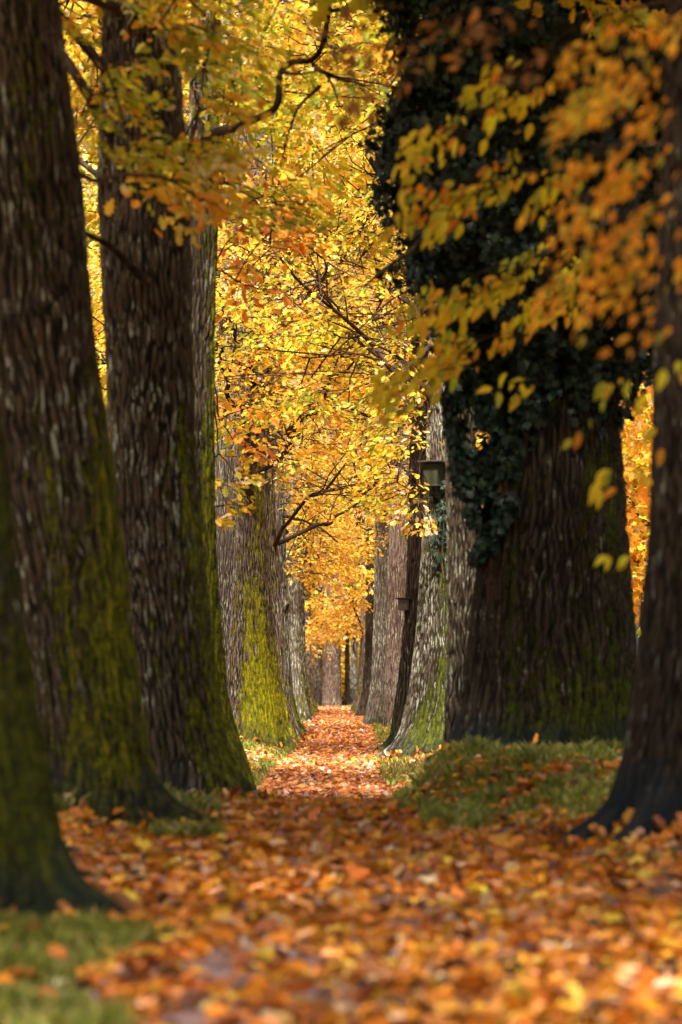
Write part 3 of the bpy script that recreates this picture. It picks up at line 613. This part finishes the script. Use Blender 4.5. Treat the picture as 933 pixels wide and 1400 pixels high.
for q, (a, b, k, lab) in enumerate([((740, 110), (575, 205), 9, 'topmost drooping twig of yellow green leaves over the dark ivy'), ((800, 210), (560, 300), 11, 'long drooping twig of yellow green leaves ending in one round yellow leaf'),
                                   ((810, 330), (590, 420), 13, 'middle drooping twig of yellow green leaves over the dark ivy'), ((790, 400), (560, 520), 16, 'lowest drooping twig of crisp yellow leaves above the bare bark')]):
    dq = (16.8, 17.6) if q < 2 else (18.0, 19.5)
    sprays_px('R1', dia(r3, k, a, b, dq, 14), 'beech', 330 + q, .080, per=9, L=.26, tpl=OVAL, droop=.6, start=at(950, a[1] - 120, 15.8), rad=.0045, hang=HG, name='leafy_branch', label=lab)
sprays_px('R1', [(548, 285, 15, -.3), (700, 505, 17.5, -.5), (735, 520, 17.5, -.5)], 'beech', 319, .095, per=3, L=.12, tpl=OVAL, droop=.6, start=at(950, 200, 15.8), rad=.002, hang=HG)
sprays_px('R1', [(845, 540, 14.5, -.3), (850, 620, 14.5, -.3), (862, 760, 14.6, -.2), (835, 580, 14.8, -.3), (905, 490, 12, -.1), (870, 650, 14.6, -.2)], 'beech', 317, .085, per=3, L=.14, tpl=OVAL, droop=.8, start=at(915, 440, 15.4), rad=.002, hang=HG)
sprays_px('R1', [(520, 20, 14, -.8), (560, 60, 14, -.8), (620, 30, 13.5, -.8), (700, 20, 13, -.8), (560, 110, 14, -.7), (780, 40, 12.5, -.8), (500, 70, 14.2, -.6)], 'brown', 318, .07, per=13, L=.3, tpl=OVAL, droop=.5, start=at(960, -80, 14.5), rad=.003)

# dark boughs that read on their own
def bough(key, pts, r0, r1, side=(), label=None, wig=.02, n=40):
    tb = Tubes(9); L_ = smooth_line([at(*q) for q in pts], n, wig, 3); tb.add(L_, np.linspace(r0, r1, n))
    for s in side: 
        l2 = smooth_line([at(*q) for q in s], 16, wig, 5); tb.add(l2, np.linspace(r1 * .8, r1 * .25, 16), 6)
    tube_part(key, 'bough', tb, TWIG, label)
bough('L4', [(284, 186, 29.9), (296, 181, 28), (320, 176, 26.8), (352, 162, 25.6), (374, 152, 25.2), (384, 138, 25.2), (379, 112, 25.2), (384, 92, 25.2), (404, 81, 25.2), (424, 88, 25.2), (440, 70, 25.2), (448, 40, 25.2), (452, 0, 25.2), (458, -40, 25.2)], .052, .022,
      side=[[(428, 88, 25.2), (446, 100, 25.1), (458, 122, 25.0), (465, 145, 24.9)], [(430, 94, 25.2), (466, 108, 25.0), (505, 118, 28.2)], [(384, 98, 25.2), (405, 102, 25.1), (432, 98, 25.1)],
            [(438, 118, 25.2), (408, 145, 25.1), (394, 185, 25.0), (383, 232, 24.9)], [(450, 15, 25.2), (478, 12, 25.0), (520, 8, 24.6)]], label='dark crooked bough bending upward like a swan neck', n=110, wig=.008)
bough('L3', [(200, 384, 21.5), (178, 366, 21), (150, 336, 20.7), (118, 318, 20.4)], .035, .018)
bough('L2', [(104, 236, 17.9), (128, 248, 17.4), (165, 238, 17.2), (215, 240, 17.2), (262, 250, 17.3)], .022, .008, side=[[(118, 240, 17.7), (130, 268, 17.4), (142, 290, 17.3)]])
bough('L5', [(352, 560, 47.8), (385, 553, 46.5), (412, 549, 45.5)], .035, .018)
bough('L5', [(350, 330, 47.8), (393, 357, 45), (418, 366, 44), (437, 380, 43.5)], .035, .018, side=[[(412, 365, 44.2), (440, 370, 43), (462, 392, 42.5)]])
bough('L7', [(388, 705, 61.8), (415, 712, 60), (440, 722, 59), (462, 742, 58.5)], .04, .015, side=[[(420, 713, 59.8), (440, 700, 59), (456, 690, 58.8)]])
bough('R4', [(592, 470, 42.6), (560, 500, 42), (535, 480, 41.6), (505, 470, 41.2)], .045, .015, side=[[(535, 482, 41.6), (548, 520, 41.4), (562, 560, 41.3)]])
bough('R6', [(524, 665, 71.5), (500, 650, 70), (470, 655, 69), (440, 640, 68)], .04, .015)
bough('R2', [(600, 300, 24.6), (560, 345, 23.6), (520, 372, 23.2), (498, 392, 23)], .03, .01)

# background trees ---------------------------------------------------------------------------------
def round_crown_mesh(seed, pal, n, size, rad, h, zc):
    r = np.random.default_rng(seed); out = newout(); m_ = 42
    cents = []
    for _ in range(m_):
        v = rdir(1, r)[0] * r.uniform(.45, 1.0); cents.append(v * [rad, rad, h] + [0, 0, zc])
    for c in cents:
        q = n // m_; k = int(q * r.uniform(.6, 1.4)); P = c + r.normal(size=(k, 3)) * [rad * .2, rad * .2, h * .12]
        out['p'].append(P); out['b'].append(basis(rdir(k, r), np.array([0, 0, 1.]) + r.normal(size=(k, 3)) * .7))
        out['s'].append(size * r.uniform(.6, 1.3, k)); hue = pick(pal, 1, r)[0]
        out['c'].append(np.where(r.random((k, 1)) < .55, pick(pal, k, r), hue))
    V, T, C = emit(out, STAR)
    return mesh_np('crown', V, T, False, C), cents
def bg_tree_mesh(h, r0, cents, seed):
    r = np.random.default_rng(seed); tb = Tubes(8); ax = smooth_line([(0, 0, -.4), (.1, 0, h * .4), (-.1, .1, h)], 20, .1, seed)
    tb.add(ax, np.linspace(r0 * 1.3, r0 * .3, 20), 10)
    for c in cents[::3]:
        z = max(1.5, c[2] - 2); s = np.array([0, 0, z]); tb.add(smooth_line([s, (s + c) / 2 + [0, 0, .4], c], 10, .15, seed), np.linspace(r0 * .3, .02, 10), 5)
    return tb.mesh('trunk')
kinds = []
for q, (pal, lab) in enumerate([('yellow', 'y'), ('gold', 'g'), ('green', 'n')]):
    cm, cents = round_crown_mesh(400 + q, pal, 15000, .26, 4.2, 5.6, 8.6)
    cm.materials.append(LEAF); tm = bg_tree_mesh(12, .32, cents, 410 + q); tm.materials.append(B_BROWN); kinds.append((cm, tm))
cm, cents = round_crown_mesh(430, 'yellow', 26000, .24, 4.6, 8.5, 21); cm.materials.append(LEAF); tm = bg_tree_mesh(24, .4, cents, 431); tm.materials.append(B_BROWN); kinds.append((cm, tm))
KN = ['yellow', 'golden', 'yellow green', 'very tall yellow']
WH = {'e': 'beyond the end of the path', 'l': 'seen in the gap between the two big left trunks', 'r': 'seen in the slit beside the right edge trunk'}
bgspots = [(-9, 132, 0, 1.2, 'e'), (-3.5, 136, 1, 1.25, 'e'), (2, 138, 0, 1.3, 'e'), (7.5, 133, 2, 1.2, 'e'), (-13.5, 138, 2, 1.3, 'e'), (13, 137, 1, 1.2, 'e'),
           (-8, 141, 3, 1.32, 'e'), (-1.5, 144, 3, 1.32, 'e'), (4.5, 141, 3, 1.32, 'e'), (11, 143, 3, 1.32, 'e'), (-15, 143, 3, 1.32, 'e'), (17, 142, 3, 1.32, 'e'), (1.5, 128, 3, 1.15, 'e'), (-5, 128, 3, 1.15, 'e'),
           (-8.5, 70, 0, 1.0, 'l'), (-8, 86, 1, 1.0, 'l'), (-9.5, 103, 0, 1.1, 'l'), (-7.5, 54, 2, .85, 'l'), (9, 66, 0, .95, 'r'), (8.5, 82, 1, 1.0, 'r'), (9.5, 100, 0, 1.1, 'r'), (7.5, 52, 1, .8, 'r'),
           (12.5, 75, 0, 1.1, 'r'), (-13, 78, 0, 1.1, 'l'), (14, 95, 2, 1.2, 'r'), (-14, 98, 1, 1.2, 'l')]
for q, (x, y, k, s, wh) in enumerate(bgspots):
    o = empty('background_tree', (x, y, float(zg(x, y))), KN[k] + ' tree ' + WH[wh], 'tree', KN[k] + ' trees ' + WH[wh])
    o.rotation_euler = (0, 0, rng.uniform(0, 6.28)); o.scale = (s, s, s * rng.uniform(.95, 1.15))
    c = bpy.data.objects.new('crown', kinds[k][0]); sc.collection.objects.link(c); c.parent = o
    t = bpy.data.objects.new('trunk', kinds[k][1]); sc.collection.objects.link(t); t.parent = o
# shrubs at the end of the avenue
def shrub(x, y, rad, h, pal, seed, label, n=2600, size=.14, cat='shrub'):
    r = np.random.default_rng(seed); out = newout(); tb = Tubes(5)
    for _ in range(26):
        v = rdir(1, r)[0] * r.uniform(.4, 1) * [rad, rad, h * .5] + [0, 0, h * .55]; k = n // 26
        P = v + r.normal(size=(k, 3)) * [rad * .22, rad * .22, h * .1]; P[:, 2] = np.maximum(P[:, 2], .03)
        out['p'].append(P); out['b'].append(basis(rdir(k, r), np.array([0, 0, 1.]) + r.normal(size=(k, 3)) * .7)); out['s'].append(size * r.uniform(.6, 1.3, k))
        out['c'].append(pick(pal, k, r)); tb.add(smooth_line([(0, 0, -.05), v * .5 + r.normal(size=3) * .08, v], 8), np.linspace(.03, .006, 8), 4)
    V, T, C = emit(out, STAR)
    o = empty('shrub', (x, y, float(zg(x, y))), label, cat, 'shrubs closing the end of the path'); a = link('foliage', mesh_np('foliage', V, T, False, C), LEAF, o)
    b = link('stems', tb.mesh('stems'), TWIG, o); return o
shrub(-1.15, 122, .8, 2.2, 'brown', 501, 'reddish brown shrub left of the broad end trunk')
shrub(-2.4, 127, 1.4, 3.6, 'yellow', 502, 'bright yellow shrub behind the last left trunks', 5000)
shrub(.05, 128, .9, 3.2, 'yellow', 503, 'narrow yellow shrub just right of the broad end trunk', 4000)
shrub(1.4, 130, 1.4, 3.8, 'yellow', 504, 'wide yellow shrub behind the grey end trunk', 5000)

# ------------------------------------------------------------------ ivy
def ivy(label, gen, n, seed, size, stems, sr=.03, sk='ivy_vine', trunkkey='R2'):
    r = np.random.default_rng(seed); P, Nn = gen(n, r)
    D = r.normal(size=(len(P), 3)) * .6 + [0, 0, -1.0]
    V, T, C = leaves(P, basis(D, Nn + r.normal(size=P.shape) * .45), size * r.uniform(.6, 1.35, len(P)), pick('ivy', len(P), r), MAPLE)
    org = P.mean(0); org[2] = P[:, 2].min()
    o = empty(sk, org, label, 'ivy'); link('leaves', mesh_np('leaves', V - org, T, False, C), IVY, o)
    tb = Tubes(6)
    for s in stems: tb.add(smooth_line([np.array(q, float) - org for q in s], 30, .05, seed), np.linspace(sr, sr * .4, 30))
    link('stem', tb.mesh('stem'), TWIG, o)
ax2 = TREES['R2']['axis']
def ivy_mass(n, r):
    P = []; Q = []
    while len(P) < n:
        z = r.uniform(2.6, 8.2); th = r.uniform(-PI, PI) if r.random() < .35 else r.uniform(-PI, 0)
        zb_ = 3.25 + .75 * float(noise(math.cos(th) * 3.5, math.sin(th) * 3.5, 2, 97)) + .35 * float(noise(math.cos(th) * 11, math.sin(th) * 11, 2, 98))
        if z < zb_ + .9 * r.random() ** 2: continue
        c, ra = ax2(z)
        g = .08 + .92 * float(sst(0, 1.5, np.array(z - zb_)))
        R0 = (ra + (1.3 - ra) * g) * (1 + .15 * float(noise(math.cos(th) * 2, math.sin(th) * 2, z * 1.3, 91)) + .17 * float(noise(math.cos(th) * 5, math.sin(th) * 5, z * 4.5, 92)))
        R0 = max(ra + .03, R0); rd = R0 - abs(r.normal()) * .24 + (.10 * r.random() if r.random() < .12 else 0)
        if rd < ra: continue
        cen = np.array([c[0] - .10 * g, 25, z]); dr = np.array([math.cos(th), math.sin(th), 0])
        P.append(cen + dr * rd); Q.append(dr + [0, 0, .35])
    return np.array(P), np.array(Q)
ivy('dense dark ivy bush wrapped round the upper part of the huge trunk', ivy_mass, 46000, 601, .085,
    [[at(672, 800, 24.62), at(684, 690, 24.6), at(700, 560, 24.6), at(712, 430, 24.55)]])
poly = [(430, 585, 760), (500, 592, 740), (560, 604, 720), (620, 616, 706), (680, 626, 700), (720, 636, 690), (765, 646, 668)]
def ivy_strip(n, r):
    P = []; Q = []
    ys_, x0_, x1_ = zip(*poly)
    while len(P) < n:
        py = r.uniform(425, 768); a, b = np.interp(py, ys_, x0_), np.interp(py, ys_, x1_); px = a + (b - a) * r.random()
        if float(noise(px * .045, py * .03, 1, 93)) < -.30 - .0012 * (600 - py): continue
        z = CAMZ + (HY - py) * 25 / F; c, ra = ax2(z); x = (px - CX) * 25 / F; u = (x - c[0]) / ra
        if abs(u) < .97: y = 25 - ra * math.sqrt(1 - u * u) - .04 - abs(r.normal()) * .07; nv = np.array([u, -math.sqrt(1 - u * u), .3])
        else: y = 25 - .1 - r.random() * .35; nv = np.array([-.5, -.8, .3])
        P.append((x, y, z)); Q.append(nv)
    return np.array(P), np.array(Q)
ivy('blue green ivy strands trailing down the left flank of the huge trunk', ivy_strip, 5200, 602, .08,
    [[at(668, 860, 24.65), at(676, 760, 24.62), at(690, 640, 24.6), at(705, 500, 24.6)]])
ax4 = TREES['R4']['axis']
def ivy_r4(n, r):
    P = []; Q = []
    while len(P) < n:
        py = r.uniform(655, 790); px = r.uniform(586 + (py - 655) * .05, 614); z = CAMZ + (HY - py) * 43 / F; c, ra = ax4(z); x = (px - CX) * 43 / F; u = np.clip((x - c[0]) / ra, -.97, .97)
        if r.random() < (py - 655) / 170: continue
        P.append((x, 43 - ra * math.sqrt(1 - u * u) - .05 - r.random() * .08, z)); Q.append((u, -math.sqrt(1 - u * u), .3))
    return np.array(P), np.array(Q)
ivy('small ivy sprig on the trunk right below the green nest box', ivy_r4, 170, 603, .085, [[at(607, 790, 42.32), at(603, 740, 42.33), at(608, 690, 42.34)]], sr=.012)

# ------------------------------------------------------------------ nest boxes
def boxmesh(name, faces_fn=None): pass
import bmesh
def bm_box(bm, sx, sy, sz, loc=(0, 0, 0), taper=1.0, bev=.004):
    r_ = bmesh.ops.create_cube(bm, size=1.0); vs = r_['verts']
    for v in vs:
        t = 1.0 if v.co.z > 0 else taper
        v.co = Vector((v.co.x * sx * t + loc[0], v.co.y * sy * t + loc[1], v.co.z * sz + loc[2]))
    if bev:
        es = list({e for v in vs for e in v.link_edges}); bmesh.ops.bevel(bm, geom=es, offset=bev, segments=1, affect='EDGES')
def bm_obj(name, bm, mat, parent, loc=(0, 0, 0), rot=(0, 0, 0)):
    me = bpy.data.meshes.new(name); bm.to_mesh(me); bm.free(); me.materials.append(mat)
    o = bpy.data.objects.new(name, me); sc.collection.objects.link(o); o.parent = parent; o.location = loc; o.rotation_euler = rot; return o
def wood(name, a, b, scale=8):
    m, ns, ls = nmat(name); tc = ns.new('ShaderNodeTexCoord'); mp = ns.new('ShaderNodeMapping'); mp.inputs['Scale'].default_value = (1, 1, .15)
    ls.new(tc.outputs['Object'], mp.inputs[0]); f = noise_n(ns, ls, mp.outputs[0], scale * 6, 5, .7); g = noise_n(ns, ls, tc.outputs['Object'], scale, 3)
    c = mixc(ns, ls, ramp(ns, ls, g, [(.35, (0, 0, 0)), (.65, (1, 1, 1))]), a, b); c = mixc(ns, ls, mth(ns, ls, 'MULTIPLY', f, .6), c, tuple(q * .35 for q in a))
    finish(ns, ls, c, .8, f, .6, .003); return m
W_GREEN = wood('algae_green_wood', (.026, .028, .007), (.014, .016, .005)); W_DARK = wood('tarred_roof', (.03, .025, .02), (.05, .04, .03)); W_OLD = wood('weathered_wood', (.10, .07, .05), (.07, .05, .04))
HOLE = wood('hole_dark', (.008, .006, .005), (.012, .01, .008))
def nest_box(pos, w_, dpt, h, roofw, rz, label, wmat):
    o = empty('nest_box', pos, label, 'nest box'); o.rotation_euler = (0, 0, rz)
    b = bmesh.new(); bm_box(b, w_, dpt, h, (0, 0, h / 2), .92); bm_obj('body', b, wmat, o)
    b = bmesh.new(); bm_box(b, roofw, dpt * 1.5, h * .07, (0, 0, 0)); rf = bm_obj('roof', b, W_DARK, o, (0, -.02, h + h * .045), (R(-5), 0, 0))
    b = bmesh.new(); bmesh.ops.create_cone(b, cap_ends=True, segments=24, radius1=w_ * .13, radius2=w_ * .13, depth=.012)
    bm_obj('entrance_hole', b, HOLE, o, (-w_ / 2 + .002, 0, h * .68), (0, R(90), 0))
    b = bmesh.new(); bm_box(b, w_ * 1.06, dpt * 1.06, h * .05, (0, 0, 0)); bm_obj('floor_board', b, W_DARK, o, (0, 0, h * -.01))
    b = bmesh.new(); bm_box(b, w_ * .3, .02, h * .95, (0, 0, 0)); bm_obj('hanging_batten', b, W_OLD, o, (0, dpt / 2 + .012, h * .5))
c, ra = ax4(4.1)
nb = at(595, 664, 43 - ra - .06); nest_box((nb[0] - .02, nb[1], nb[2]), .23, .22, .31, .42, R(-28), 'green stained wooden nest box with a flat dark roof high on a trunk', W_GREEN)
nb = at(553, 834, 47.9); nest_box((nb[0], nb[1], nb[2]), .15, .16, .17, .23, R(-18), 'small weathered nest box on the slim leaning trunk', W_OLD)

# ------------------------------------------------------------------ grass
def rand_area(n, x, y, r): return r.uniform(*x, n), r.uniform(*y, n)
def make_grass(zones, seed):
    r = np.random.default_rng(seed); X = []; Y = []; H = []
    for n, x, y, h in zones:
        a, b = rand_area(n, x, y, r); k = r.random(n) < grassmask(a, b); X.append(a[k]); Y.append(b[k]); H.append(np.full(k.sum(), h))
    X, Y, H = map(np.concatenate, (X, Y, H)); n = len(X); Z = zg(X, Y)
    H = H * r.uniform(.45, 1.25, n) * np.clip(1 + .9 * noise(X * 5, Y * 3, 0, 5) + .4 * noise(X * 14, Y * 9, 0, 6), .12, 2.2); W = H * r.uniform(.05, .09, n) + .0015
    th = r.uniform(0, 2 * PI, n); lean = r.uniform(.15, .8, n) * H; la = r.uniform(0, 2 * PI, n)
    B0 = np.stack([X, Y, Z - .01], 1); s = np.stack([np.cos(th), np.sin(th), 0 * th], 1) * W[:, None]; l = np.stack([np.cos(la) * lean, np.sin(la) * lean, 0 * la], 1)
    up = np.array([0, 0, 1.]) * H[:, None]
    V = np.stack([B0 - s, B0 + s, B0 + up * .6 + l * .35 + s * .8, B0 + up * .6 + l * .35 - s * .8, B0 + up * (1 - .2 * r.random((n, 1))) + l], 1).reshape(-1, 3)
    i = np.arange(n) * 5; T = np.concatenate([np.stack([i, i + 1, i + 2], 1), np.stack([i, i + 2, i + 3], 1), np.stack([i + 3, i + 2, i + 4], 1)])
    pal = np.array([(.15, .18, .02), (.22, .24, .03), (.34, .32, .05), (.10, .13, .02), (.46, .38, .14)]); C = pal[r.choice(5, n, p=[.3, .3, .17, .15, .08])] * r.uniform(.8, 1.2, (n, 1))
    o = link('grass', mesh_np('grass', V, T, False, np.repeat(C, 5, 0)), GRASS); tag(o, 'short green grass on the banks beside the path', 'grass', kind='stuff')
make_grass([(52000, (-2.4, -.5), (6.5, 13.5), .07), (60000, (-2.6, -.5), (16.4, 26), .10), (170000, (.3, 3.4), (14, 30), .085), (90000, (-3.5, -.5), (26, 70), .08), (90000, (.3, 3.6), (28, 75), .08), (60000, (-5, 5), (70, 120), .10)], 701)

# ------------------------------------------------------------------ fallen leaves
def make_litter(zones, seed):
    r = np.random.default_rng(seed); VV = []; TT = []; CC = []; n0 = 0
    for n, x, y, size, lift, tpl, tilt in zones:
        a, b = rand_area(n, x, y, r); g_ = grassmask(a, b)
        keep = r.random(n) > g_ * np.where(b < 14, .95, np.where(b < 30, .62, .80))
        onpath = (a > xl(b)) & (a < xr(b)); keep &= ~((b > 27) & ~onpath & (r.random(n) < .35))
        bare = fbm(a * 2.6, b * .45, 0 * a, 81) > .16 - .12 * np.exp(-((a - .1) / .5) ** 2)                            # thin spots where the earth shows
        keep &= ~(bare & onpath & (r.random(n) < np.where(b < 27, .72, .55)))
        a, b = a[keep], b[keep]; n = len(a)
        P = np.stack([a, b, zg(a, b) + .008 + lift * r.random(n) ** 2], 1)
        D = r.normal(size=(n, 3)); D[:, 2] *= .3 * tilt * 2; Nn = np.array([0, 0, 1.]) + r.normal(size=(n, 3)) * tilt
        Bm = basis(D, Nn); sz = size * r.uniform(.55, 1.35, n); P = P - Bm[:, :, 1] * (sz * .5)[:, None]
        P[:, 2] = np.maximum(P[:, 2], zg(P[:, 0], P[:, 1]) + .006)
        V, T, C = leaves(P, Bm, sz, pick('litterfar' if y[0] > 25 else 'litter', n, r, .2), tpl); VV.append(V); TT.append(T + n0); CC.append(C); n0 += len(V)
    for key, t in TREES.items():                                                # leaves drifted against the trunks
        if t['d'] > 60: continue
        c, ra = t['axis'](t['base'] + .15); n = int(900 * ra); th = r.uniform(-PI, .4, n); q = np.abs(r.normal(size=n)) * .14
        a = c[0] + (ra * 1.18 + q) * np.cos(th); b = t['d'] + (ra * 1.18 + q) * np.sin(th)
        kk = r.random(n) > grassmask(a, b) * .8; a, b, q = a[kk], b[kk], q[kk]; n = len(a)
        P = np.stack([a, b, zg(a, b) + .01 + .11 * np.exp(-q / .08) * r.random(n)], 1); Bm = basis(r.normal(size=(n, 3)), np.array([0, 0, 1.]) + r.normal(size=(n, 3)) * .6)
        V, T, C = leaves(P, Bm, .085 * r.uniform(.5, 1.3, n), pick('litter', n, r, .2), CURL); VV.append(V); TT.append(T + n0); CC.append(C); n0 += len(V)
    o = link('fallen_leaves', mesh_np('fallen_leaves', np.vstack(VV), np.vstack(TT), False, np.vstack(CC)), LITTER)
    tag(o, 'carpet of orange and brown fallen leaves covering the path', 'leaves', kind='stuff')
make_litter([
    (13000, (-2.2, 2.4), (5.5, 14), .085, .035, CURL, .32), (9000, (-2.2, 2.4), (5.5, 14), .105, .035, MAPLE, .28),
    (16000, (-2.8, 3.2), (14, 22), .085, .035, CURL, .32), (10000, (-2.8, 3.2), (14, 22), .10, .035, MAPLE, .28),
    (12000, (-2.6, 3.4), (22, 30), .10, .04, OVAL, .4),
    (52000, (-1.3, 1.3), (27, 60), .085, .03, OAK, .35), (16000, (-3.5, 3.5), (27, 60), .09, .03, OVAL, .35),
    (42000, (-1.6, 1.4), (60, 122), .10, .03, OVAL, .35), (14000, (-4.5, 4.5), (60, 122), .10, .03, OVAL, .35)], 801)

# a few leaves large enough to be told apart
def big_leaf(px, py, d, size, col, rz, tx, ty, label, tpl=MAPLE, lift=.03):
    V, T = tpl; V = V.copy(); V[:, 1] -= .5
    me = mesh_np('fallen_leaf', V * size, T, True, np.repeat([col], len(V), 0)); o = link('fallen_leaf', me, LITTER)
    x = (px - CX) * d / F; o.location = (x, d, float(zg(x, d)) + lift); o.rotation_euler = (R(tx), R(ty), R(rz)); tag(o, label, 'leaf', 'single leaves lying on top of the carpet')
big_leaf(170, 1225, 12.0, .20, (.62, .30, .14), 100, 28, 10, 'large curled tan leaf at the tip of the nearest left root', CURL, .05)
big_leaf(585, 1203, 14.2, .13, (.78, .62, .40), 20, 25, 0, 'pale cream leaf in the middle of the leaf carpet')
big_leaf(352, 1366, 9.3, .15, (.80, .45, .16), 70, 20, 5, 'bright yellow tan leaf at the bottom centre')
big_leaf(890, 1335, 9.8, .19, (.72, .48, .32), 80, 20, -8, 'broad pinkish tan leaf at the bottom right corner')
big_leaf(700, 1030, 23.0, .13, (.72, .28, .03), 30, 50, 0, 'orange leaf standing upright on the grassy bank below the huge trunk', MAPLE, .06)
big_leaf(240, 1165, 14.5, .14, (.78, .50, .05), 60, 20, 0, 'yellow leaf on the carpet ahead of the long dark root')
# fallen stick by the right trunk
tb = Tubes(6); s0 = at(592, 1040, 27); tb.add(smooth_line([(0, 0, .02), (.09, .05, .06), (.2, .1, .03), (.3, .15, .05)], 14, .02, 2), np.linspace(.012, .005, 14))
st = link('stick', tb.mesh('stick'), TWIG); st.location = (s0[0], s0[1], float(zg(s0[0], s0[1]))); tag(st, 'thin dark stick lying at the edge of the right grass bank', 'stick')
